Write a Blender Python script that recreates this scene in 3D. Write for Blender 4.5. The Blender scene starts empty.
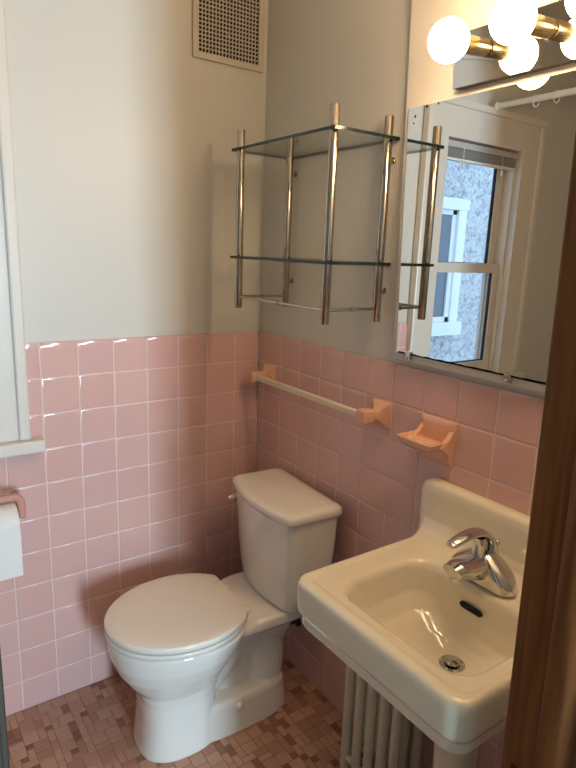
import bpy, bmesh, math, random
from mathutils import Vector, Matrix
PI = math.pi
random.seed(7)
C = bpy.context.scene.collection
OFF = {}                       # world offset of an object's origin

# ------------------------------------------------------------------ materials
def mat(name, col, rough=.5, metal=0., spec=.5, coat=0., bump=0., bscale=60., var=0., vscale=8., emit=None):
    m = bpy.data.materials.new(name); m.use_nodes = True
    nt = m.node_tree; b = nt.nodes['Principled BSDF']
    b.inputs['Base Color'].default_value = (*col, 1)
    b.inputs['Roughness'].default_value = rough
    b.inputs['Metallic'].default_value = metal
    b.inputs['Specular IOR Level'].default_value = spec
    b.inputs['Coat Weight'].default_value = coat
    b.inputs['Coat Roughness'].default_value = .05
    tc = nt.nodes.new('ShaderNodeTexCoord')
    if bump:
        n = nt.nodes.new('ShaderNodeTexNoise'); n.inputs['Scale'].default_value = bscale
        n.inputs['Detail'].default_value = 4
        bp = nt.nodes.new('ShaderNodeBump'); bp.inputs['Strength'].default_value = bump
        bp.inputs['Distance'].default_value = .004
        nt.links.new(tc.outputs['Object'], n.inputs['Vector'])
        nt.links.new(n.outputs['Fac'], bp.inputs['Height'])
        nt.links.new(bp.outputs['Normal'], b.inputs['Normal'])
    if var:
        n = nt.nodes.new('ShaderNodeTexNoise'); n.inputs['Scale'].default_value = vscale
        n.inputs['Detail'].default_value = 3
        r = nt.nodes.new('ShaderNodeMix'); r.data_type = 'RGBA'
        r.inputs['A'].default_value = (*[c*(1-var) for c in col], 1)
        r.inputs['B'].default_value = (*[min(1, c*(1+var)) for c in col], 1)
        nt.links.new(tc.outputs['Object'], n.inputs['Vector'])
        nt.links.new(n.outputs['Fac'], r.inputs['Factor'])
        nt.links.new(r.outputs['Result'], b.inputs['Base Color'])
    if emit:
        b.inputs['Emission Color'].default_value = (*emit[:3], 1)
        b.inputs['Emission Strength'].default_value = emit[3]
    return m

def island_mat(name, stops, rough, coat=0., bump=0.):
    """colour varies from tile to tile"""
    m = mat(name, stops[0][1], rough, coat=coat, bump=bump, bscale=25)
    nt = m.node_tree; b = nt.nodes['Principled BSDF']
    g = nt.nodes.new('ShaderNodeNewGeometry'); cr = nt.nodes.new('ShaderNodeValToRGB')
    cr.color_ramp.interpolation = 'LINEAR'
    el = cr.color_ramp.elements
    el[0].position = stops[0][0]; el[0].color = (*stops[0][1], 1)
    el[1].position = stops[-1][0]; el[1].color = (*stops[-1][1], 1)
    for p, c in stops[1:-1]:
        e = el.new(p); e.color = (*c, 1)
    nt.links.new(g.outputs['Random Per Island'], cr.inputs['Fac'])
    nt.links.new(cr.outputs['Color'], b.inputs['Base Color'])
    return m

def wood_mat(name, c0, c1, rough=.35):
    m = mat(name, c0, rough, spec=.35)
    nt = m.node_tree; b = nt.nodes['Principled BSDF']
    tc = nt.nodes.new('ShaderNodeTexCoord'); mp = nt.nodes.new('ShaderNodeMapping')
    mp.inputs['Scale'].default_value = (60, 60, 3)
    n = nt.nodes.new('ShaderNodeTexNoise'); n.inputs['Scale'].default_value = 1.0
    n.inputs['Detail'].default_value = 6; n.inputs['Distortion'].default_value = .6
    cr = nt.nodes.new('ShaderNodeValToRGB'); e = cr.color_ramp.elements
    e[0].position = .3; e[0].color = (*c0, 1); e[1].position = .75; e[1].color = (*c1, 1)
    L = nt.links.new
    L(tc.outputs['Object'], mp.inputs['Vector']); L(mp.outputs['Vector'], n.inputs['Vector'])
    L(n.outputs['Fac'], cr.inputs['Fac']); L(cr.outputs['Color'], b.inputs['Base Color'])
    return m

def thin_glass(name, tint, refl=.9, rough=0.):
    m = bpy.data.materials.new(name); m.use_nodes = True
    nt = m.node_tree; nt.nodes.clear()
    o = nt.nodes.new('ShaderNodeOutputMaterial'); mx = nt.nodes.new('ShaderNodeMixShader')
    t = nt.nodes.new('ShaderNodeBsdfTransparent'); t.inputs['Color'].default_value = (*tint, 1)
    g = nt.nodes.new('ShaderNodeBsdfGlossy'); g.inputs['Roughness'].default_value = rough
    g.inputs['Color'].default_value = (refl, refl, refl, 1)
    lw = nt.nodes.new('ShaderNodeLayerWeight'); lw.inputs['Blend'].default_value = .5
    pw = nt.nodes.new('ShaderNodeMath'); pw.operation = 'POWER'; pw.inputs[1].default_value = 5
    f = nt.nodes.new('ShaderNodeMath'); f.operation = 'MULTIPLY_ADD'; f.inputs[1].default_value = .9; f.inputs[2].default_value = .035
    L = nt.links.new
    L(lw.outputs['Facing'], pw.inputs[0]); L(pw.outputs[0], f.inputs[0])
    L(f.outputs[0], mx.inputs['Fac']); L(t.outputs[0], mx.inputs[1]); L(g.outputs[0], mx.inputs[2])
    L(mx.outputs[0], o.inputs['Surface'])
    return m

def stucco_mat():
    m = mat('stucco', (.55, .56, .57), .95)
    nt = m.node_tree; b = nt.nodes['Principled BSDF']; L = nt.links.new
    tc = nt.nodes.new('ShaderNodeTexCoord')
    n = nt.nodes.new('ShaderNodeTexNoise'); n.inputs['Scale'].default_value = 20; n.inputs['Detail'].default_value = 8
    n.inputs['Roughness'].default_value = .7; n.inputs['Distortion'].default_value = 1.2
    cr = nt.nodes.new('ShaderNodeValToRGB'); e = cr.color_ramp.elements
    e[0].position = .38; e[0].color = (.33, .34, .38, 1); e[1].position = .54; e[1].color = (.74, .75, .76, 1)
    bp = nt.nodes.new('ShaderNodeBump'); bp.inputs['Strength'].default_value = 1; bp.inputs['Distance'].default_value = .03
    L(tc.outputs['Object'], n.inputs['Vector']); L(n.outputs['Fac'], cr.inputs['Fac'])
    L(cr.outputs['Color'], b.inputs['Base Color']); L(n.outputs['Fac'], bp.inputs['Height']); L(bp.outputs['Normal'], b.inputs['Normal'])
    return m

M = dict(
    paint=mat('wall_paint', (.62, .605, .545), .38, spec=.4, bump=.06, bscale=14),
    ceil=mat('ceiling_paint', (.84, .83, .79), .6),
    trim=mat('trim_paint', (.70, .66, .585), .32, bump=.05, bscale=30),
    tile=island_mat('pink_tile', [(0, (.665, .415, .375)), (.5, (.69, .435, .39)), (1, (.67, .42, .395))], .16, coat=.3),
    grout=mat('grout', (.76, .60, .54), .7),
    floor=island_mat('floor_mosaic', [(0, (.52, .30, .21)), (.5, (.56, .33, .235)), (.75, (.47, .255, .175)), (1, (.42, .22, .15))], .4, bump=.05),
    floordark=island_mat('floor_mosaic_dark', [(0, (.25, .105, .062)), (1, (.35, .165, .105))], .4, bump=.05),
    fgrout=mat('floor_grout', (.27, .15, .105), .85),
    porc=mat('porcelain_white', (.86, .83, .76), .10, coat=.6),
    seat=mat('seat_plastic', (.87, .83, .745), .16, coat=.3),
    basin=mat('porcelain_cream', (.79, .72, .56), .10, coat=.6),
    chrome=mat('chrome', (.64, .63, .615), .06, 1.),
    brightchrome=mat('bright_chrome', (.90, .90, .89), .15, 1.),
    steel=mat('brushed_nickel', (.50, .46, .40), .14, 1.),
    brass=mat('brass', (.50, .40, .21), .22, 1.),
    mirror=mat('mirror_silver', (.86, .87, .85), .0, 1.),
    plate=mat('mirror_plate', (.80, .79, .77), .03, 1.),
    bulb=mat('bulb', (1, .95, .85), .3, emit=(1., .685, .405, 45.)),
    ceramic=mat('ceramic_peach', (.74, .42, .275), .14, coat=.4),
    cerpink=mat('ceramic_pink', (.56, .29, .235), .14, coat=.4),
    barcream=mat('bar_plastic', (.74, .64, .46), .3),
    wood=wood_mat('door_wood', (.13, .042, .011), (.31, .125, .040)),
    vent=mat('vent_paint', (.56, .51, .42), .45),
    black=mat('dark_void', (.012, .011, .010), .9),
    gasket=mat('gasket', (.015, .016, .02), .7),
    rad=mat('radiator_paint', (.64, .56, .42), .4, bump=.2, bscale=50, var=.08),
    paper=mat('tissue', (.83, .81, .78), .95, bump=.1, bscale=150),
    card=mat('cardboard', (.35, .24, .15), .9),
    blind=mat('blind_slat', (.50, .48, .48), .5),
    white=mat('white_plastic', (.80, .79, .76), .4),
    pane=thin_glass('window_pane', (.97, .98, .98)),
    shelfglass=thin_glass('shelf_glass', (.95, .975, .955), .8),
    glassedge=mat('glass_edge', (.012, .022, .020), .1),
    stucco=stucco_mat(),
    extwhite=mat('exterior_white', (.80, .81, .82), .5),
    extglass=mat('exterior_glass', (.10, .13, .17), .06, spec=.8),
    soil=mat('ground_dirt', (.22, .2, .17), .95),
    hall=mat('hall_paint', (.34, .325, .30), .7),
    hallfloor=mat('hall_floor', (.22, .14, .09), .5),
    olive=mat('olive_shade', (.06, .05, .038), .6),  # left jamb and casing: shade put into a dark olive wood colour
    bronze=mat('dark_bronze', (.03, .025, .02), .4, .6),
    rubber=mat('dark_metal', (.05, .045, .04), .45, .5),
)

# ------------------------------------------------------------------ helpers
def obj(name, bm, m, parent=None, smooth=None, kind=None, label=None, mats=None):
    """link bm (world coordinates) as one mesh object; parent's origin is its frame"""
    if parent is not None and OFF.get(parent.name) is not None:
        bmesh.ops.transform(bm, matrix=OFF[parent.name], verts=bm.verts)
    me = bpy.data.meshes.new(name)
    bmesh.ops.recalc_face_normals(bm, faces=bm.faces)
    bm.to_mesh(me); bm.free()
    for x in (mats or [m]): me.materials.append(x)
    o = bpy.data.objects.new(name, me); C.objects.link(o)
    if parent is not None:
        o.parent = parent
        OFF[o.name] = OFF.get(parent.name)
    if smooth is not None:
        for p in me.polygons: p.use_smooth = True
        if smooth: me.set_sharp_from_angle(angle=math.radians(smooth))
    if kind: o['kind'] = kind
    if label: o['label'] = label
    return o

def thing(name, label, cat, loc=(0, 0, 0), group=None, rz=0.):
    o = bpy.data.objects.new(name, None); C.objects.link(o)
    o.empty_display_size = .05
    o.location = loc; o.rotation_euler = (0, 0, rz)
    o['label'] = label; o['category'] = cat
    if group: o['group'] = group
    OFF[o.name] = Matrix.Translation(-Vector(loc))
    return o

def tag(o, label, cat, group=None):
    o['label'] = label; o['category'] = cat
    if group: o['group'] = group
    return o

def B(): return bmesh.new()

def box(bm, lo, hi, bev=0., seg=2):
    x0, y0, z0 = [min(a, b) for a, b in zip(lo, hi)]; x1, y1, z1 = [max(a, b) for a, b in zip(lo, hi)]
    v = [bm.verts.new(p) for p in ((x0,y0,z0),(x1,y0,z0),(x1,y1,z0),(x0,y1,z0),(x0,y0,z1),(x1,y0,z1),(x1,y1,z1),(x0,y1,z1))]
    f = [bm.faces.new([v[i] for i in q]) for q in ((0,3,2,1),(4,5,6,7),(0,1,5,4),(1,2,6,5),(2,3,7,6),(3,0,4,7))]
    if bev:
        e = list({e for x in f for e in x.edges})
        bmesh.ops.bevel(bm, geom=e, offset=bev, segments=seg, profile=.5, affect='EDGES')
    return bm

def loft(bm, rings, cap=True, closed=True):
    R = [[bm.verts.new(p) for p in r] for r in rings]
    n = len(R[0])
    for a, b in zip(R, R[1:]):
        for i in range(n if closed else n-1):
            j = (i+1) % n
            bm.faces.new((a[i], a[j], b[j], b[i]))
    if cap:
        bm.faces.new(R[0][::-1]); bm.faces.new(R[-1])
    return bm

def frame(d):
    d = Vector(d).normalized()
    u = Vector((0, 0, 1)) if abs(d.z) < .9 else Vector((1, 0, 0))
    a = d.cross(u).normalized(); b = a.cross(d).normalized()
    return a, b

def tube(bm, pts, r, seg=16, cap=True, rr=None):
    """round tube along points; r a number or one per point; rr = second radius (flattened)"""
    pts = [Vector(p) for p in pts]; rings = []
    for i, p in enumerate(pts):
        d = (pts[min(i+1, len(pts)-1)] - pts[max(i-1, 0)])
        a, b = frame(d)
        ra = r[i] if hasattr(r, '__len__') else r
        rb = (rr[i] if hasattr(rr, '__len__') else rr) if rr is not None else ra
        rings.append([p + a*ra*math.cos(2*PI*k/seg) + b*rb*math.sin(2*PI*k/seg) for k in range(seg)])
    return loft(bm, rings, cap)

def lathe(bm, prof, o, axis=(0, 0, 1), seg=32):
    """prof: (r, h) pairs along axis from o"""
    o = Vector(o); ax = Vector(axis).normalized(); a, b = frame(ax)
    rings = [[o + ax*h + a*max(r, 1e-4)*math.cos(2*PI*k/seg) + b*max(r, 1e-4)*math.sin(2*PI*k/seg) for k in range(seg)] for r, h in prof]
    return loft(bm, rings)

def rrect(cx, cy, hx, hy, r, n=8):
    r = min(r, hx*.999, hy*.999); out = []
    for sx, sy, a0 in ((1,1,0),(-1,1,PI/2),(-1,-1,PI),(1,-1,1.5*PI)):
        for k in range(n+1):
            a = a0 + PI/2*k/n
            out.append((cx+sx*(hx-r)+r*math.cos(a), cy+sy*(hy-r)+r*math.sin(a)))
    return out

def smoothpath(pts, n=6):
    """Catmull-Rom through points"""
    P = [Vector(p) for p in pts]; out = []
    for i in range(len(P)-1):
        a = P[max(i-1, 0)]; b = P[i]; c = P[i+1]; d = P[min(i+2, len(P)-1)]
        for k in range(n):
            t = k/n
            out.append(.5*((2*b)+(c-a)*t+(2*a-5*b+4*c-d)*t*t+(3*b-a-3*c+d)*t**3))
    out.append(P[-1]); return out

def blend(o, voxel=.005, it=8, fac=.5):
    """melt overlapping shells of one casting into a single glazed surface"""
    r = o.modifiers.new('weld', 'REMESH'); r.mode = 'VOXEL'; r.voxel_size = voxel; r.use_smooth_shade = True
    s = o.modifiers.new('glaze', 'SMOOTH'); s.iterations = it; s.factor = fac

# ------------------------------------------------------------------ setting
TOP, T = 1.182, .108
H1 = 1.0765                                     # first joint below the cap row
ZC = 2.36                                       # ceiling
YF = -1.40                                      # bathroom face of the doorway wall
XL = -2.02                                      # left wall
PL = .007                                       # plaster lies behind the tile face
WX0, WX1, WZ0, WZ1 = -1.44, -.925, .905, 1.95   # window opening

def holed_wall(name, x0, x1, y0, y1, z0, z1, hx0, hx1, hz0, hz1, m):
    bm = B(); 
    box(bm, (x0, y0, z0), (hx0, y1, z1)); box(bm, (hx1, y0, z0), (x1, y1, z1))
    if hz0 > z0: box(bm, (hx0, y0, z0), (hx1, y1, hz0))
    box(bm, (hx0, y0, hz1), (hx1, y1, z1))
    return obj(name, bm, m, kind='structure')

wall_back = holed_wall('wall_back', XL, .10, PL, .135, -.1, ZC, WX0-.015, WX1+.015, WZ0-.03, WZ1+.015, M['paint'])
wall_right = obj('wall_right', box(B(), (PL, YF-.15, -.1), (.10, PL, ZC)), M['paint'], kind='structure')
wall_left = obj('wall_left', box(B(), (XL-.1, YF-.15, -.1), (XL, .135, ZC)), M['paint'], kind='structure')
obj('ceiling', box(B(), (XL-.1, YF-.15, ZC), (.10, .135, ZC+.1)), M['ceil'], kind='structure')

def tile_rows():
    rows = [(H1, TOP)]
    z = H1
    while z > .06:
        rows.append((max(z-T, 0.), z)); z -= T
    return rows

def tile_field(bm, cols, place, hole=None, stop=9.):
    """glazed tiles with pillowed edges; place(u, z, d) -> point (d = height off the wall)"""
    g = .0014
    for u0, u1 in cols:
        for k, (z0, z1) in enumerate(tile_rows()):
            a0, a1 = u0, u1
            if a0 > stop: continue
            if hole and z1 > hole[2]+.01 and z0 < hole[3]:
                if a0 >= hole[0] and a1 <= hole[1]: continue
                if a0 < hole[0] < a1: a1 = hole[0]
                elif a0 < hole[1] < a1: a0 = hole[1]
            rings = []
            for ins, d in ((g, -.0045), (g, -.0016), (g+.0008, -.0006), (g+.002, -.0001), (g+.005, 0.)):
                top = z1-ins
                if k == 0:                       # cap row: rounded top edge
                    top = z1-{-.0045: 0., -.0016: .0005, -.0006: .004, -.0001: .010, 0.: .017}[d]
                rings.append([place(a0+ins, z0+ins, d), place(a1-ins, z0+ins, d), place(a1-ins, top, d), place(a0+ins, top, d)])
            R = [[bm.verts.new(p) for p in r] for r in rings]
            for a, b in zip(R, R[1:]):
                for i in range(4): bm.faces.new((a[i], a[(i+1) % 4], b[(i+1) % 4], b[i]))
            bm.faces.new(R[-1])

cb = [0., .0977]
while cb[-1] < 1.99: cb.append(cb[-1]+T)
bm = B(); tile_field(bm, list(zip(cb, cb[1:])), lambda u, z, d: (-u, -d*1., z) if d >= 0 else (-u, -d, z), hole=(.80, 1.56, .88, 9.), stop=1.57)
obj('tile_wainscot', bm, M['tile'], wall_back, smooth=40)
bm = B(); box(bm, (-.80, .0012, 0), (0, PL, TOP-.004)); box(bm, (-1.57, .0012, 0), (-.80, PL, .885)) 
obj('grout', bm, M['grout'], wall_back)
cr_ = [0., .0375]
while cr_[-1] < 1.30: cr_.append(cr_[-1]+T*.9962)
cr_.append(1.399)
bm = B(); tile_field(bm, list(zip(cr_, cr_[1:])), lambda u, z, d: (-d, -u, z))
obj('tile_wainscot', bm, M['tile'], wall_right, smooth=40)
obj('grout', box(B(), (.0012, YF, 0), (PL, 0, TOP-.004)), M['grout'], wall_right)

# floor: random block mosaic of one-inch cells
fl = obj('floor', box(B(), (XL, YF-.15, -.1), (.0, .0, -.0008)), M['fgrout'], kind='structure')
c_ = .0215; nx, ny = int(2.0/c_), int(1.52/c_)
used = set(); bm = B(); rnd = random.Random(11)
for j in range(ny):
    for i in range(nx):
        if (i, j) in used: continue
        opts = []
        free = lambda w, h: all((i+a, j+b) not in used and i+a < nx and j+b < ny for a in range(w) for b in range(h))
        r = rnd.random()
        w, h = (2, 2) if r < .50 else (2, 1) if r < .68 else (1, 2) if r < .86 else (1, 1)
        if not free(w, h):
            w, h = (1, 2) if free(1, 2) and r < .75 else (2, 1) if free(2, 1) and r < .75 else (1, 1)
        for a in range(w):
            for b in range(h): used.add((i+a, j+b))
        x1 = -i*c_-.0006; x0 = -(i+w)*c_+.0006; y1 = -j*c_-.0006; y0 = -(j+h)*c_+.0006
        q0 = [bm.verts.new(p) for p in ((x0,y0,-.002),(x1,y0,-.002),(x1,y1,-.002),(x0,y1,-.002))]
        s = .0009
        q1 = [bm.verts.new(p) for p in ((x0+s,y0+s,0),(x1-s,y0+s,0),(x1-s,y1-s,0),(x0+s,y1-s,0))]
        for k in range(4): bm.faces.new((q0[k], q0[(k+1) % 4], q1[(k+1) % 4], q1[k]))
        q1f = bm.faces.new(q1)
        if w*h == 1 or (w*h == 2 and rnd.random() < .25):
            for f_ in [q1f]+list(q1f.edges[0].link_faces)+list(q1f.edges[1].link_faces)+list(q1f.edges[2].link_faces)+list(q1f.edges[3].link_faces): f_.material_index = 1
obj('mosaic_tiles', bm, M['floor'], fl, mats=[M['floor'], M['floordark']])

# doorway wall: opening x -1.10..-.485
DX0, DX1, DZ = -1.10, -.487, 2.06
wall_front = holed_wall('wall_front', XL, PL, YF-.15, YF, -.1, ZC, DX0-.02, DX1+.06, 0, DZ+.02, M['paint'])
bm = B(); box(bm, (DX0-.02, YF-.155, 0), (DX0, YF+.002, DZ)); 
door = thing('door_1', 'stained brown wooden door frame around the doorway', 'door frame', (-.79, YF-.07, 0))
del door['label'], door['category']; door['kind'] = 'structure'
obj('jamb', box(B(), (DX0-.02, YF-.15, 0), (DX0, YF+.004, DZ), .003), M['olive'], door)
def lean(bm):
    for v in bm.verts: v.co.x += (1.55-v.co.z)*.030
    return bm
obj('jamb', lean(box(B(), (DX1, YF-.15, 0), (DX1+.075, YF+.004, DZ), .003)), M['wood'], door)
obj('head_jamb', box(B(), (DX0-.02, YF-.15, DZ), (DX1+.02, YF+.004, DZ+.02), .003), M['wood'], door)
bm = B()
prof_ = [(0, .045), (-.009, .048), (-.011, .051), (-.011, .070), (-.009, .078), (-.004, .086), (0, .090)]
loft(bm, [[(DX1+.001+a, YF-b, z) for a, b in prof_] for z in (0, .5, 1., 1.5, DZ)])
obj('door_stop', lean(bm), M['wood'], door, smooth=35)
obj('casing', box(B(), (DX1+.008, YF-.167, 0), (DX1+.10, YF-.15, DZ+.05), .004), M['wood'], door)
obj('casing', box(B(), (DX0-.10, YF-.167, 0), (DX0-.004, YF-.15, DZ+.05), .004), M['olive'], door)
obj('casing', box(B(), (DX0-.10, YF-.167, DZ+.05), (DX1+.10, YF-.15, DZ+.14), .004), M['wood'], door)
bm = B(); box(bm, (DX1-.0015, YF-.040, .72), (DX1+.001, YF-.012, .785), .001)
obj('strike_plate', lean(bm), M['bronze'], door)

# hall behind the camera, with the daylight window at its far end
HY = -5.6
obj('wall_hall_left', box(B(), (-2.3, HY, -.1), (-2.2, YF-.15, ZC)), M['hall'], kind='structure')
obj('wall_hall_right', box(B(), (.55, HY, -.1), (.65, YF-.15, ZC)), M['hall'], kind='structure')
holed_wall('wall_hall_end', -2.3, .65, HY-.1, HY, -.1, ZC, -1.13, -.57, .35, 1.95, M['hall'])
obj('ceiling_hall', box(B(), (-2.3, HY-.1, ZC), (.65, YF-.15, ZC+.1)), M['hall'], kind='structure')
obj('floor_hall', box(B(), (-2.3, HY-.1, -.1), (.65, YF-.15, 0)), M['hallfloor'], kind='structure')
bm = B()
for a in ((-1.15, -1.10, .33, 1.97), (-.60, -.55, .33, 1.97)): box(bm, (a[0], HY-.04, a[2]), (a[1], HY+.015, a[3]))
for a in ((.33, .38), (1.92, 1.97)): box(bm, (-1.15, HY-.04, a[0]), (-.55, HY+.015, a[1]))
obj('window_2', bm, M['trim'], kind='structure')

# ------------------------------------------------------------------ window
win = thing('window_1', 'white painted sash window', 'window', (-1.18, 0, .9))
del win['label'], win['category']; win['kind'] = 'structure'
bm = B()
for x0, x1, bx0, bx1 in ((WX1, -.799, -.819, -.787), (-1.575, WX0, -1.587, -1.555)):
    box(bm, (x0, -.018, WZ0), (x1, 0.004, 2.07), .002); box(bm, (bx0, -.030, WZ0), (bx1, 0.004, 2.0695), .006)
box(bm, (-1.56, -.0181, WZ1), (-.81, .004, 2.08), .002); box(bm, (-1.587, -.030, 2.07), (-.787, .004, 2.10), .006)
obj('casing', bm, M['trim'], win)
obj('sill', box(B(), (-1.63, -.048, .868), (-.752, .05, WZ0), .005), M['trim'], win)
bm = B()
box(bm, (WX0-.014, 0, WZ0), (WX0, .135, WZ1)); box(bm, (WX1, 0, WZ0), (WX1+.014, .135, WZ1)); box(bm, (WX0-.014, 0, WZ1), (WX1+.014, .135, WZ1+.014)); box(bm, (WX0, .05, .876), (WX1, .17, WZ0))
for x0, x1 in ((WX0, WX0+.014), (WX1-.014, WX1)):
    box(bm, (x0, .015, WZ0), (x1, .035, WZ1), .002)
    box(bm, (x0, .108, WZ0), (x1, .125, WZ1), .002)
obj('jamb', bm, M['trim'], win)
def sash(nm, y0, y1, z0, z1, bot, top, sx):
    s = obj(nm, None or frame_bm(WX0+.004, WX1-.004, y0, y1, z0, z1, bot, top, sx), M['trim'], win)
    a, b = WX0+.004+sx, WX1-.004-sx
    ym = (y0+y1)/2
    obj('pane', box(B(), (a-.004, ym-.002, z0+bot-.004), (b+.004, ym+.002, z1-top+.004)), M['pane'], s)
    bm = B(); box(bm, (a-.001, ym-.006, z0+bot), (a+.007, ym+.006, z1-top)); box(bm, (a, ym-.006, z0+bot-.001), (b, ym+.006, z0+bot+.004))
    obj('gasket', bm, M['gasket'], s)
def frame_bm(xa, xb, y0, y1, z0, z1, bot, top, sx):
    bm = B()
    box(bm, (xa, y0, z0), (xa+sx, y1, z1), .003); box(bm, (xb-sx, y0, z0), (xb, y1, z1), .003)
    box(bm, (xa+sx-.003, y0, z0), (xb-sx+.003, y1, z0+bot), .003); box(bm, (xa+sx-.003, y0, z1-top), (xb-sx+.003, y1, z1), .003)
    return bm
sash('sash', .036, .066, WZ0, 1.440, .062, .045, .044)
sash('sash', .072, .102, 1.402, WZ1, .036, .045, .044)
bl = thing('window_blind', 'raised grey mini blind bunched at the top of the window', 'blind', (-1.18, .02, 1.87))
obj('head_rail', box(B(), (WX0+.006, .004, 1.918), (WX1-.006, .030, 1.944), .002), M['blind'], bl)
bm = B()
for k in range(9): box(bm, (WX0+.012, .004, 1.880+k*.004), (WX1-.012, .029, 1.8815+k*.004))
obj('slats', bm, M['blind'], bl)
obj('bottom_rail', box(B(), (WX0+.012, .005, 1.866), (WX1-.012, .028, 1.877), .002), M['white'], bl)
for x in (-1.05, -1.32):
    bm = B(); tube(bm, [(x, .002, 1.92), (x, .001, 1.855)], .0015, 8); lathe(bm, [(.002, 0), (.005, .004), (.006, .022), (.003, .03)], (x, .0, 1.83))
    obj('cord', bm, M['white'], bl)

# neighbour's house across the gap
nb = thing('neighbor_house', 'pale stucco house wall with a white framed window, seen in the mirror', 'house', (-2.6, 1.6, -.6))
obj('stucco_wall', box(B(), (-6.5, 1.6, -.6), (3.0, 1.9, 3.6)), M['stucco'], nb)
bm = B()
NX0, NX1, NZ0, NZ1 = -3.04, -2.15, .86, 1.90
for a in ((NX0, NX0+.10, NZ0, NZ1), (NX1-.10, NX1, NZ0, NZ1)): box(bm, (a[0], 1.56, a[2]), (a[1], 1.62, a[3]), .004)
box(bm, (NX0-.02, 1.555, NZ1-.06), (NX1+.02, 1.62, NZ1+.03), .004); box(bm, (NX0-.03, 1.53, NZ0-.05), (NX1+.03, 1.62, NZ0+.06), .004)
wf = obj('window_frame', bm, M['extwhite'], nb)
bm = B()
for z0, z1 in ((.92, 1.39), (1.37, 1.84)):
    yy = 1.575 if z0 < 1 else 1.585
    for x0, x1 in ((NX0+.10, NX0+.15), (NX1-.15, NX1-.10)): box(bm, (x0, yy, z0), (x1, 1.62, z1), .003)
    box(bm, (NX0+.10, yy, z0), (NX1-.10, 1.62, z0+.045), .003); box(bm, (NX0+.10, yy, z1-.04), (NX1-.10, 1.62, z1), .003)
obj('window_sash', bm, M['extwhite'], wf)
obj('window_glass', box(B(), (NX0+.14, 1.592, .95), (NX1-.14, 1.62, 1.82)), M['extglass'], wf)
obj('ground', box(B(), (-8, .135, -.7), (4, 1.7, -.6)), M['soil'], kind='structure')

# ------------------------------------------------------------------ backboard, mirror, vanity light
bm = B()
def slab(bm, x0, x1, yb, yt, z0, z1, yr):
    """vertical slab on the right wall; left edge runs from yb (bottom) to yt (top)"""
    v = [bm.verts.new(p) for p in ((x0,yb,z0),(x0,yr,z0),(x0,yr,z1),(x0,yt,z1),(x1,yb,z0),(x1,yr,z0),(x1,yr,z1),(x1,yt,z1))]
    for q in ((0,3,2,1),(4,5,6,7),(0,1,5,4),(1,2,6,5),(2,3,7,6),(3,0,4,7)): bm.faces.new([v[i] for i in q])
    return bm
slab(bm, PL, -.012, -.684, -.645, 1.199, ZC, YF)
obj('trim_1', bm, M['trim'], kind='structure')
mr = thing('wall_mirror', 'frameless wall mirror above the sink, held by clear clips', 'mirror', (-.012, -1.03, 1.215))
bm = slab(B(), -.0125, -.017, -.698, -.677, 1.217, 1.811, -1.372)
obj('mirror_glass', bm, M['mirror'], mr)
bm = B(); rnd2 = random.Random(3)
N_ = 46; lo_ = [bm.verts.new((-.01715, -.7025-.668*k/N_, 1.2172)) for k in range(N_+1)]
hi_ = [bm.verts.new((-.01715, -.7025-.668*k/N_, 1.2205+.0022*rnd2.random())) for k in range(N_+1)]
for k in range(N_): bm.faces.new((lo_[k], lo_[k+1], hi_[k+1], hi_[k]))
bmesh.ops.solidify(bm, geom=bm.faces[:], thickness=.0003)
obj('mirror_wear', bm, M['gasket'], mr)
for y_, z_, r_ in ((-.700, 1.79, .0035), (-.697, 1.775, .0025), (-.735, 1.807, .004), (-.77, 1.808, .003)):
    bm = B(); lathe(bm, [(r_, 0), (r_*.8, .0002)], (-.017, y_, z_), (-1, 0, 0), 9)
    obj('tarnish_spot', bm, M['gasket'], mr)
for y in (-.742, -1.035, -1.30):
    bm = B(); box(bm, (-.012, y-.009, 1.203), (-.023, y+.009, 1.226), .002); lathe(bm, [(.004, 0), (.004, .002), (.001, .003)], (-.023, y, 1.209), (-1, 0, 0), 12)
    obj('clip', bm, M['chrome'], mr)

LX = -.012
vl = thing('vanity_light', 'mirrored bar light with round white globe bulbs above the mirror', 'light', (LX, -1.11, 1.878))
VT = Matrix.Translation((LX-.006, -1.11, 1.878)) @ Matrix.Rotation(-.087, 4, 'Y') @ Matrix.Translation((-LX, 1.11, -1.878))   # the fixture sags a little
def sag(bm):
    bmesh.ops.transform(bm, matrix=VT, verts=bm.verts); return bm
PY0, PY1, PZ0, PZ1 = -.827, -1.392, 1.826, 1.930
bm = B(); box(bm, (LX, PY1, PZ0), (LX-.022, PY0, PZ1))
fs = [f for f in bm.faces if abs(f.calc_center_median().x-(LX-.022)) < 1e-5]
r = bmesh.ops.inset_region(bm, faces=fs, thickness=.013, depth=.0)
for v in fs[0].verts: v.co.x -= .004
bm.normal_update()
for f in bm.faces: f.material_index = 1 if abs(f.normal.x) < .1 else 0  # plate sides take the dark material: edge shade put into their colour
obj('back_plate', sag(bm), M['plate'], vl, mats=[M['plate'], M['rubber']])
BX, BZ = -.150, 1.888
for y in (-.909, -1.052, -1.195, -1.338):
    s = obj('socket', sag(lathe(B(), [(.0145, 0), (.0145, .004), (.0172, .0048), (.0176, .008), (.0176, .078), (.0165, .081), (.0150, .084)], (LX-.026, y, BZ), (-1, 0, 0), 36)), M['brass'], vl, smooth=35)
    R = .0395
    cx = -(BX-(LX-.026))
    prof = [(.013, .0835), (.0135, .085)]
    for k in range(24):
        a = math.radians(160) * (1-k/23) 
        prof.append((R*math.sin(a), cx+R*math.cos(a)))
    obj('bulb', sag(lathe(B(), prof, (LX-.026, y, BZ), (-1, 0, 0), 40)), M['bulb'], vl, smooth=60)

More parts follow.
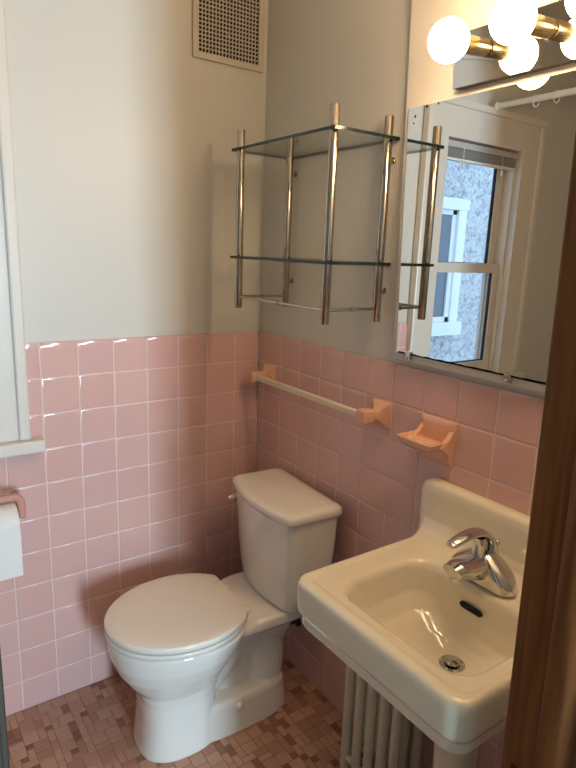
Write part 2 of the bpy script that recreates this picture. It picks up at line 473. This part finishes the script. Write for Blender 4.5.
# ------------------------------------------------------------------ vent grille
vx0, vx1, vz0, vz1 = -.262, -.010, 2.026, 2.292
vt = thing('vent_grille', 'square beige ceiling-height vent grille with small square holes in the back wall', 'vent', (-.136, PL, 2.15))
bm = B(); mg = .020
box(bm, (vx0, PL, vz0), (vx0+mg, -.003, vz1), .002); box(bm, (vx1-mg, PL, vz0), (vx1, -.003, vz1), .002)
box(bm, (vx0+mg-.002, PL, vz0), (vx1-mg+.002, -.003, vz0+mg), .002); box(bm, (vx0+mg-.002, PL, vz1-mg), (vx1-mg+.002, -.003, vz1), .002)
obj('frame', bm, M['vent'], vt)
bm = B(); n = 18; px = (vx1-vx0-2*mg)/n; pz = (vz1-vz0-2*mg)/19
for k in range(1, n): box(bm, (vx0+mg+k*px-.0015, .003, vz0+mg), (vx0+mg+k*px+.0015, .0, vz1-mg))
for k in range(1, 19): box(bm, (vx0+mg, .003, vz0+mg+k*pz-.0015), (vx1-mg, -.0002, vz0+mg+k*pz+.0015))
obj('grille', bm, M['vent'], vt)
obj('duct', box(B(), (vx0+mg, PL, vz0+mg), (vx1-mg, .0045, vz1-mg)), M['black'], vt)
obj('screw', lathe(B(), [(.004, 0), (.004, .002), (.0015, .003)], (-.138, .0, 2.112), (0, -1, 0), 12), M['chrome'], vt)

# ------------------------------------------------------------------ glass wall shelf
SX, SB, SYL, SYR, SZT, SZB = -.194, -.0175, -.181, -.613, 1.804, 1.287
sh = thing('wall_shelf', 'two tier glass wall shelf on four brushed metal posts beside the mirror', 'shelf', (0, -.4, SZB))
for x in (SX, SB):
    for y in (SYL, SYR):
        obj('post', lathe(B(), [(.0105, 0), (.0117, .0015), (.0117, SZT-SZB-.0015), (.0105, SZT-SZB)], (x, y, SZB), seg=24), M['steel'], sh, smooth=40)
for z in (1.751, 1.440):
    bm = B(); box(bm, (SX-.012, SYR-.019, z-.004), (PL-.003, SYL+.034, z+.004))
    bm.normal_update()
    for f in bm.faces: f.material_index = 0 if abs(f.normal.z) > .5 else 1
    obj('glass_shelf', bm, M['shelfglass'], sh, mats=[M['shelfglass'], M['glassedge']])
for a, b in (((SX, SYL), (SX, SYR)), ((SX, SYL), (SB, SYL)), ((SX, SYR), (SB, SYR))):
    bm = B(); tube(bm, [(*a, 1.322), (*b, 1.322)], .0042, 12)
    mid = ((a[0]+b[0])/2, (a[1]+b[1])/2, 1.322)
    d = Vector((b[0]-a[0], b[1]-a[1], 0)).normalized()*.004
    tube(bm, [Vector(mid)-d, Vector(mid)+d], .0062, 12)
    obj('rail', bm, M['steel'], sh, smooth=40)
for y in (SYL, SYR):
    for z in (1.37, 1.70):
        obj('wall_bracket', lathe(B(), [(.009, 0), (.009, .004), (.005, .006), (.005, .016)], (PL, y, z), (-1, 0, 0), 16), M['steel'], sh, smooth=40)

# ------------------------------------------------------------------ towel bar
tb = thing('towel_bar', 'cream towel bar held between two peach ceramic wall posts', 'towel bar', (0, -.34, 1.035))
ZB = 1.036
def post_bm(y, s):
    bm = B(); rings = []
    prof = [(.002, .035, .037), (-.007, .035, .037), (-.010, .032, .034), (-.014, .024, .026), (-.020, .017, .019), (-.028, .0135, .0145), (-.036, .0125, .0135), (-.041, .0135, .0145), (-.045, .0185, .0185), (-.079, .0185, .0185), (-.082, .0165, .0165)]
    for x, hy, hz in prof:
        rings.append([(x, a, b) for a, b in rrect(y, ZB, hy, hz, .005, 3)])
    return loft(bm, rings)
obj('post', post_bm(-.079, 1), M['ceramic'], tb, smooth=35)
obj('post', post_bm(-.645, -1), M['ceramic'], tb, smooth=35)
obj('bar', box(B(), (-.072, -.632, ZB-.009), (-.055, -.092, ZB+.009), .003), M['barcream'], tb)

# ------------------------------------------------------------------ soap dish
sd = thing('soap_dish', 'peach ceramic soap dish fixed to the pink tiles above the sink', 'soap dish', (0, -.83, 1.0))
yc, zc = -.847, 1.019
bm = B()
loft(bm, [[(x, a, b) for a, b in rrect(yc, zc, hy, hz, .008, 4)] for x, hy, hz in ((0, .055, .058), (-.006, .055, .058), (-.010, .051, .054), (-.011, .04, .04))])
obj('wall_plate', bm, M['ceramic'], sd, smooth=40)
bm = B(); zt = 1.030
yd = -.842
def dring(z, hx, hy, r, cx=-.044): return [(a, b, z) for a, b in rrect(cx, yd, hx, hy, r, 6)]
loft(bm, [dring(zt-.030, .034, .030, .014, -.034), dring(zt-.026, .038, .040, .014, -.038), dring(zt-.016, .042, .050, .012), dring(zt-.004, .045, .057, .010), dring(zt, .044, .056, .010), dring(zt, .041, .053, .009), dring(zt-.004, .039, .051, .009), dring(zt-.012, .036, .048, .009), dring(zt-.013, .01, .02, .005)])
for k in range(5):
    y = yd-.03+k*.015
    box(bm, (-.075, y-.002, zt-.0135), (-.02, y+.002, zt-.010), .001)
# side cheeks sweeping down to the wall
for s in (-1, 1):
    y = yc+s*.047
    pts = [(-.004, zt+.030), (-.013, zt+.018), (-.022, zt+.006), (-.036, zt-.002), (-.05, zt-.014), (-.034, zt-.026), (-.018, zt-.040), (-.011, zt-.062), (-.004, zt-.066)]
    loft(bm, [[(x, y+s*.007, z) for x, z in pts], [(x, y-s*.007, z) for x, z in pts]])
o = obj('dish', bm, M['ceramic'], sd); blend(o, .0022, 4)

# ------------------------------------------------------------------ toilet
tl = thing('toilet', 'white two piece toilet with closed lid in the corner', 'toilet', (0, -.360, 0), rz=0)
ty = 0.
OFF[tl.name] = Matrix.Identity(4)              # modelled in its own frame: forward is -x, then turned
tl.rotation_euler = (0, 0, -.055)
def egg(z, t0, t1, hw, k=.42, n=64, pw=2.2):
    """plan outline: from t0 (rear) to t1 (front); widest at k between"""
    out = []
    for i in range(n):
        a = 2*PI*i/n; c, s = math.cos(a), math.sin(a)
        tm = t0+(t1-t0)*k
        e = 2/pw
        cx = abs(c)**e*(1 if c > 0 else -1); sy = abs(s)**e*(1 if s > 0 else -1)
        t = tm + (cx*(t1-tm) if c > 0 else cx*(tm-t0))
        out.append((-t, hw*sy, z))
    return out
bm = B()
loft(bm, [egg(z, a, b, w, k, pw=p) for z, a, b, w, k, p in (
    (-.004, .36, .606, .112, .5, 2.6), (.004, .36, .606, .115, .5, 2.6), (.02, .365, .602, .113, .5, 2.8), (.10, .37, .594, .108, .5, 2.8), (.17, .365, .594, .107, .5, 2.6), (.205, .35, .606, .112, .48, 2.4),
    (.24, .33, .634, .128, .46, 2.3), (.28, .31, .658, .152, .45, 2.2), (.32, .29, .672, .168, .44, 2.2), (.36, .27, .678, .177, .43, 2.2), (.375, .265, .679, .179, .43, 2.2), (.3815, .27, .675, .175, .43, 2.2))])
loft(bm, [egg(z, a, b, w, .5, pw=p) for z, a, b, w, p in ((-.004, .105, .56, .103, 3.2), (.004, .105, .56, .103, 3.2), (.05, .11, .55, .100, 3.2), (.100, .118, .53, .097, 3.2), (.112, .125, .52, .091, 3.), (.115, .14, .50, .08, 2.8))])
tube(bm, smoothpath([(-.45, 0, .13), (-.38, 0, .19), (-.31, 0, .262), (-.235, 0, .272), (-.185, 0, .215), (-.185, 0, .13), (-.20, 0, .05)], 6), .074, 20)
loft(bm, [egg(z, a, b, w, .5, pw=3.2) for z, a, b, w in ((.02, .13, .36, .042), (.2, .11, .36, .044), (.30, .07, .38, .07), (.345, .035, .42, .13), (.36, .03, .42, .142), (.384, .03, .33, .142), (.391, .035, .31, .138))])
o = obj('bowl', bm, M['porc'], tl); blend(o, .0038, 6)
# seat ring and lid
egg_ = egg
def slab_egg(z0, z1, t0, t1, hw, k, e=.004, dome=0.):
    bm = B()
    egg = lambda *a: egg_(*a, pw=2.0)
    rings = [egg(z0, t0+.018, t1-.018, hw-.018, k, 64), egg(z0+.0004, t0+.0015, t1-.0015, hw-.0015, k, 64), egg(z0+.0018, t0, t1, hw, k, 64), egg(z1-e, t0, t1, hw, k, 64), egg(z1-e*.3, t0+e*.5, t1-e*.5, hw-e*.5, k, 64), egg(z1, t0+e*1.5, t1-e*1.5, hw-e*1.5, k, 64)]
    if dome:
        rings += [egg(z1+dome*.5, t0+.03, t1-.03, hw-.03, k, 64), egg(z1+dome, t0+.08, t1-.08, hw-.08, k, 64)]
    for r in rings:                             # straight hinge edge
        for i, p in enumerate(r): r[i] = (min(p[0], -.299), p[1], p[2])
    return loft(bm, rings)
obj('seat', slab_egg(.3856, .3992, .255, .683, .183, .484, .002), M['seat'], tl, smooth=50)
obj('seat_lid', slab_egg(.4032, .4220, .25, .684, .184, .484, .004, .003), M['seat'], tl, smooth=50)
for s in (-1, 1):
    obj('hinge', box(B(), (-.288, s*.07-.016, .383), (-.268, s*.07+.016, .403), .006, 3), M['seat'], tl, smooth=50)
# tank
def tank_ring(z, t0, t1, hw, bow, r=.03, n=6):
    pts = rrect(-(t0+t1)/2, 0, (t1-t0)/2, hw, r, n)
    return [(x-(bow*max(0., 1-(y/hw)**2) if x < -(t0+t1)/2 else 0), y, z) for x, y in sub(pts, 6)]
def sub(pts, k):
    out = []
    for i in range(len(pts)):
        a, b = pts[i], pts[(i+1) % len(pts)]
        L = math.hypot(a[0]-b[0], a[1]-b[1]); m = k if L > .05 else 1
        for q in range(m): out.append((a[0]+(b[0]-a[0])*q/m, a[1]+(b[1]-a[1])*q/m))
    return out
bm = loft(B(), [tank_ring(z, a, b, w, bo, r) for z, a, b, w, bo, r in ((.3925, .045, .168, .148, .02, .02), (.400, .036, .180, .157, .026, .022), (.45, .032, .185, .164, .029, .022), (.60, .026, .192, .174, .031, .02), (.694, .024, .197, .179, .031, .02))])
obj('tank', bm, M['porc'], tl, smooth=50)
bm = loft(B(), [tank_ring(z, a, b, w, bo, r) for z, a, b, w, bo, r in ((.6945, .022, .198, .182, .030, .018), (.697, .018, .204, .187, .031, .02), (.704, .016, .207, .190, .032, .021), (.716, .016, .207, .190, .032, .021), (.724, .019, .203, .186, .032, .021), (.7285, .026, .194, .178, .031, .02), (.730, .04, .178, .162, .028, .018))])
obj('tank_lid', bm, M['porc'], tl, smooth=60)
bm = B(); lathe(bm, [(.015, 0), (.015, .010), (.011, .016)], (-.140, .176, .650), (0, 1, 0), 20)
tube(bm, [(-.140, .194, .650), (-.165, .197, .648), (-.200, .199, .643), (-.212, .199, .641)], [.007, .007, .010, .006], 12)
obj('flush_handle', bm, M['brightchrome'], tl, smooth=40)
for s in (-1, 1):
    obj('bolt_cap', lathe(B(), [(.015, 0), (.014, .006), (.010, .010), (.003, .012)], (-.31, s*.096, .088), (0, s, 0), seg=20), M['porc'], tl, smooth=50)

sv = thing('shutoff_valve', 'dark metal water shutoff valve under the toilet tank', 'valve', (0, -.30, .19))
bm = B(); lathe(bm, [(.024, 0), (.022, .004), (.008, .007), (.008, .04), (.012, .042), (.012, .062), (.008, .064)], (0, -.30, .19), (-1, 0, 0), 20)
obj('valve_body', bm, M['rubber'], sv, smooth=40)
obj('valve_handle', lathe(B(), [(.006, 0), (.019, .003), (.021, .008), (.019, .013), (.004, .015)], (-.064, -.30, .19), (-1, 0, 0), 20), M['rubber'], sv, smooth=40)
obj('supply_tube', tube(B(), smoothpath([(-.052, -.30, .2), (-.050, -.298, .23), (-.046, -.296, .27), (-.045, -.295, .30)]), .005, 10), M['chrome'], sv, smooth=40)

# ------------------------------------------------------------------ sink
sk = thing('sink', 'cream porcelain bathroom sink with a tall backsplash against the tiles', 'sink', (0, -1.113, .6))
SY = -1.104
bm = B()
def rr(z, cx, cy, hx, hy, r): return [(a, b, z) for a, b in rrect(cx, cy, hx, hy, r, 10)]
BY = -1.118
loft(bm, [rr(.600, -.25, SY, .05, .06, .05), rr(.606, -.25, SY, .07, .085, .06), rr(.635, -.245, SY, .115, .13, .08), (rr(.675, -.238, SY, .165, .175, .09)), rr(.697, -.230, SY, .205, 0.1935, .05),
    rr(.695, -.2285, SY, .220, 0.2105, .034), rr(.699, -.2285, SY, .224, 0.2145, .034), rr(.724, -.2285, SY, .226, 0.2165, .034), rr(.732, -.2315, SY, .230, 0.2210, .034), rr(.786, -.2325, SY, .2325, 0.2225, .034), rr(.797, -.2315, SY, .2305, 0.2205, .034), rr(.8015, -.229, SY, .226, 0.2165, .032),
    rr(.8025, -.2235, SY, .2205, 0.2115, .03), rr(.8005, -.2205, SY, .2155, 0.2065, .03), rr(.7975, -.219, SY, .212, 0.2025, .03),
    rr(.7975, -.281, BY, .136, .173, .06), rr(.7965, -.281, BY, .131, .168, .058), rr(.793, -.281, BY, .1265, .1635, .056), rr(.785, -.280, BY, .121, .159, .055), rr(.765, -.278, BY, .116, .155, .055), rr(.730, -.273, BY, .107, .146, .055), rr(.700, -.265, -1.124, .092, .128, .055), rr(.678, -.254, -1.13, .062, .085, .05), rr(.666, -.246, -1.132, .035, .045, .03), rr(.6605, -.238, -1.134, .012, .012, .012)])
prof = [(0, .77), (0, .920), (-.006, .926), (-.026, .928), (-.036, .9265), (-.043, .920), (-.047, .905), (-.051, .87), (-.057, .838), (-.068, .817), (-.088, .803), (-.12, .797), (-.125, .77)]
def splash(w, zs, lim): return [(max(x, -lim), SY+w, .785+(z-.785)*zs) for x, z in prof]
half = ((.256, .80, .044), (.257, .90, .046), (.254, .955, .047), (.244, .988, .049), (.234, .996, .055), (.224, 1., .07), (.216, 1., .2))
loft(bm, [splash(w, zs, l) for w, zs, l in half]+[splash(-w, zs, l) for w, zs, l in half[::-1]])
for s in (1, -1):                               # flare from the backsplash end down into the rim
    loft(bm, [[(x, SY+s*(w-.012), .776), (x, SY+s*w, .790), (x, SY+s*w, z), (x, SY+s*(w-.03), z), (x, SY+s*(w-.03), .776)] for x, w, z in ((0, .255, .86), (-.044, .254, .85), (-.058, .240, .823), (-.074, .229, .808), (-.095, .223, .802), (-.125, .220, .799))])
o = obj('basin', bm, M['basin'], sk); blend(o, .0038, 5)
bm = B(); lathe(bm, [(.026, 0), (.026, .004), (.021, .0055), (.019, .003), (.017, .003)], (-.238, -1.134, .661), seg=28)
d = obj('drain', bm, M['chrome'], sk, smooth=40)
obj('stopper', lathe(B(), [(.008, 0), (.016, .004), (.016, .007), (.010, .009), (.002, .0095)], (-.238, -1.134, .664), seg=24), M['chrome'], d, smooth=40)
# overflow slot on the rear wall of the bowl
bm = B(); rings = []
for dx in (0, .006):
    rings.append([(-.1705+dx-(b-.752)*.30, a, b) for a, b in rrect(-1.114, .752, .027, .0075, .0074, 6)])
loft(bm, rings)
obj('overflow_slot', bm, M['black'], sk)
bm = B()
loft(bm, [[(a, b, z) for a, b in rrect(-.205, -1.145, hx, hy, min(hx, hy)*.8, 8)] for z, hx, hy in ((0, .095, .105), (.015, .095, .105), (.03, .088, .097), (.10, .055, .055), (.25, .043, .042), (.42, .042, .041), (.54, .047, .047), (.60, .06, .065), (.62, .07, .08))])
obj('pedestal', bm, M['basin'], sk, smooth=60)

# ------------------------------------------------------------------ faucet
FY, FX, FZ = -1.100, -.122, .8025
fc = thing('faucet', 'chrome single lever faucet on the back ledge of the sink', 'faucet', (FX, FY, FZ))
bm = B()
loft(bm, [[(a, b, z) for a, b in rrect(FX, FY, hx, hy, min(hx, .03), 8)] for z, hx, hy in ((FZ, .027, .080), (FZ+.006, .028, .080), (FZ+.013, .030, .078), (FZ+.024, .032, .072), (FZ+.036, .032, .062), (FZ+.048, .030, .047), (FZ+.058, .024, .031), (FZ+.064, .020, .023), (FZ+.066, .015, .015))])
obj('body', bm, M['chrome'], fc, smooth=60)
bm = B()
P = smoothpath([(FX+.005, FY, FZ+.030), (FX-.03, FY, FZ+.035), (FX-.06, FY, FZ+.041), (FX-.082, FY, FZ+.046), (FX-.098, FY, FZ+.045), (FX-.104, FY, FZ+.043)], 5)
n = len(P); ra = [.037+(.023-.037)*min(1, i/(n*.75)) for i in range(n)]; rb = [.029+(.0165-.029)*min(1, i/(n*.75)) for i in range(n)]
ra[-1] *= .65; rb[-1] *= .65; ra[-2] *= .9; rb[-2] *= .9
tube(bm, P, ra, 28, True, rb)
lathe(bm, [(.0105, 0), (.0115, .003), (.0115, .016)], (FX-.088, FY, FZ+.022), seg=20)
obj('spout', bm, M['chrome'], fc, smooth=60)
bm = B()
lathe(bm, [(.013, 0), (.013, .03), (.012, .045)], (FX-.022, FY, FZ+.055), seg=24)
P = smoothpath([(FX+.016, FY, FZ+.045), (FX+.013, FY, FZ+.068), (FX+.003, FY, FZ+.092), (FX-.020, FY, FZ+.110), (FX-.05, FY, FZ+.116), (FX-.08, FY, FZ+.114), (FX-.106, FY, FZ+.109), (FX-.117, FY, FZ+.106)], 5)
n = len(P); ra = [.023-.012*i/n for i in range(n)]; rb = [.011-.005*i/n for i in range(n)]; ra[-1] *= .6; rb[-1] *= .6
tube(bm, P, ra, 24, True, rb)
obj('lever', bm, M['chrome'], fc, smooth=60)
bm = B(); tube(bm, [(FX+.026, FY, FZ+.02), (FX+.040, FY, FZ+.066)], .0025, 10); lathe(bm, [(.003, 0), (.006, .003), (.006, .012), (.003, .015)], (FX+.040, FY, FZ+.064), seg=16)
obj('lift_rod', bm, M['chrome'], fc, smooth=40)

# ------------------------------------------------------------------ radiator
rd = thing('radiator', 'old cream painted tube radiator standing under the sink', 'radiator', (-.1, -.83, 0))
ys = [-.748-.045*k for k in range(5)]
for k, y in enumerate(ys):
    bm = B()
    end = k in (0, len(ys)-1)
    zb = .028 if end else .060
    for x in (-.148, -.062):
        tube(bm, [(x, y, zb), (x, y, zb+.012), (x, y, .56), (x, y, .585)], [.009, .0135, .0135, .0135], 16)
    tube(bm, smoothpath([(-.148, y, .58), (-.143, y, .605), (-.105, y, .615), (-.067, y, .605), (-.062, y, .58)], 4), .0135, 16)
    tube(bm, [(-.148, y, .075), (-.062, y, .075)], .007, 14)
    if k < len(ys)-1:
        for x in (-.148, -.062):
            for z in (.075, .56): tube(bm, [(x, y-.010, z), (x, y-.0225, z), (x, y-.035, z)], .0095, 14)
    sec = obj('section', bm, M['rad'], rd, smooth=50)
    if end:
        for x in (-.148, -.062):
            obj('foot', lathe(B(), [(.013, 0), (.015, .006), (.011, .018), (.008, .03)], (x, y, 0), seg=16), M['rubber'], sec, smooth=40)

# ------------------------------------------------------------------ toilet paper
th = thing('toilet_paper_holder', 'pink ceramic toilet paper holder on the tiles below the window', 'paper holder', (-.90, 0, .73))
bm = B()
HZ = .758; DX = -.012
path = smoothpath([(-.822, -.075, .690), (-.822, -.075, .72), (-.825, -.075, .748), (-.845, -.075, HZ), (-.90, -.075, HZ), (-.955, -.075, HZ), (-.975, -.075, .748), (-.978, -.075, .72), (-.978, -.075, .690)], 6)
tube(bm, path, [.007]+[.0115]*(len(path)-2)+[.007], 14)
for x in (-.822, -.978): tube(bm, [(x, -.075, .71), (x, -.03, .712), (x, -.01, .715), (x, 0, .715)], [.0105, .011, .016, .02], 14)
bmesh.ops.translate(bm, verts=bm.verts, vec=(DX, 0, 0)); o = obj('bracket', bm, M['cerpink'], th); blend(o, .003, 4)
obj('spindle', tube(B(), [(-.820+DX, -.075, .692), (-.980+DX, -.075, .692)], .006, 12), M['white'], th, smooth=40)
tr = thing('toilet_roll', 'white toilet paper roll hanging in the pink holder', 'toilet paper', (-.90, -.075, .692))
DX = -.012; bm = B(); RO, seg = .057, 40
ax0, ax1 = -.838+DX, -.948+DX
rings = [[(x, -.075+r*math.cos(2*PI*k/seg), .692-.008+r*math.sin(2*PI*k/seg)) for k in range(seg)] for x, r in ((ax0, .02), (ax0, RO-.002), (ax0-.002, RO), (ax1+.002, RO), (ax1, RO-.002), (ax1, .02))]
loft(bm, rings, cap=False)
bm2 = [bm.verts.new(p) for p in ()]
obj('roll', bm, M['paper'], tr, smooth=50)
bm = B()
sheet = [(-.075-RO-.0012, .684), (-.0752-RO-.0012, .65), (-.075-RO-.001, .60), (-.075-RO+.001, .543)]
loft(bm, [[(ax0-.0005, y, z), (ax1+.0005, y, z), (ax1+.0005, y+.0008, z), (ax0-.0005, y+.0008, z)] for y, z in sheet])
obj('loose_sheet', bm, M['paper'], tr)
rings = [[(x, -.075+.0195*math.cos(2*PI*k/24), .684+.0195*math.sin(2*PI*k/24)) for k in range(24)] for x in (ax0+.0005, ax1-.0005)]
obj('core', loft(B(), rings, cap=False), M['card'], tr, smooth=50)

# ------------------------------------------------------------------ shower rod (seen in the mirror)
bm = B(); RX, RZ = -1.20, 2.104
o = obj('shower_curtain_rod', tube(bm, [(RX, -.03, RZ), (RX, YF+.001, RZ)], .0125, 16), M['white'], smooth=40)
tag(o, 'white shower curtain rod near the ceiling, reflected in the mirror', 'curtain rod')
fl_ = obj('flange', lathe(B(), [(.019, 0), (.018, .006), (.013, .01)], (RX, -.030, RZ), (0, -1, 0), 20), M['white'], o, smooth=40)
for y, lab in ((-.215, 'white curtain ring hanging from the rod, nearer the window'), (-.305, 'white curtain ring hanging from the rod, farther from the window')):
    bm = B(); pts = [(RX+.021*math.cos(a), y, RZ-.0085+.0225*math.sin(a)) for a in [2*PI*k/28 for k in range(29)]]
    o = obj('curtain_ring', tube(bm, pts, .0028, 8), M['white'], smooth=60)
    tag(o, lab, 'curtain ring', 'curtain rings on the shower rod')

# ------------------------------------------------------------------ light
w = bpy.data.worlds.new('sky'); bpy.context.scene.world = w; w.use_nodes = True
bg = w.node_tree.nodes['Background']; bg.inputs['Color'].default_value = (.50, .72, 1., 1); bg.inputs['Strength'].default_value = 2.1
ld = bpy.data.lights.new('daylight', 'AREA'); ld.shape = 'RECTANGLE'; ld.size = .50; ld.size_y = 1.54
ld.energy = 165; ld.color = (.60, .82, 1.)
lo = bpy.data.objects.new('daylight', ld); C.objects.link(lo)
lo.location = (-.85, HY-.05, 1.15); lo.rotation_euler = (PI/2, 0, 0)     # faces +y, in the hall window

# ------------------------------------------------------------------ camera
yaw, pitch, roll = .6172, -.2217, .0372
fw = Vector((math.sin(yaw)*math.cos(pitch), math.cos(yaw)*math.cos(pitch), math.sin(pitch)))
rt = Vector((math.cos(yaw), -math.sin(yaw), 0)); up = rt.cross(fw)
r2 = rt*math.cos(roll)+up*math.sin(roll); u2 = -rt*math.sin(roll)+up*math.cos(roll)
cd = bpy.data.cameras.new('camera'); cam = bpy.data.objects.new('camera', cd); C.objects.link(cam)
mw = Matrix.Identity(4)
for i in range(3): mw[i][0] = r2[i]; mw[i][1] = u2[i]; mw[i][2] = -fw[i]
mw.translation = Vector((-1.1293, -1.7819, 1.4655)); cam.matrix_world = mw
cd.sensor_fit = 'HORIZONTAL'; cd.sensor_width = 36; cd.lens = 591.3/576*36
cd.clip_start = .02
S = bpy.context.scene
S.camera = cam
S.view_settings.view_transform = 'Standard'; S.view_settings.look = 'None'
S.view_settings.gamma = 1; S.view_settings.exposure = .30; S.view_settings.use_curve_mapping = False
S.cycles.max_bounces = 10; S.cycles.transparent_max_bounces = 16
S.cycles.caustics_refractive = False
S.cycles.sample_clamp_indirect = 6
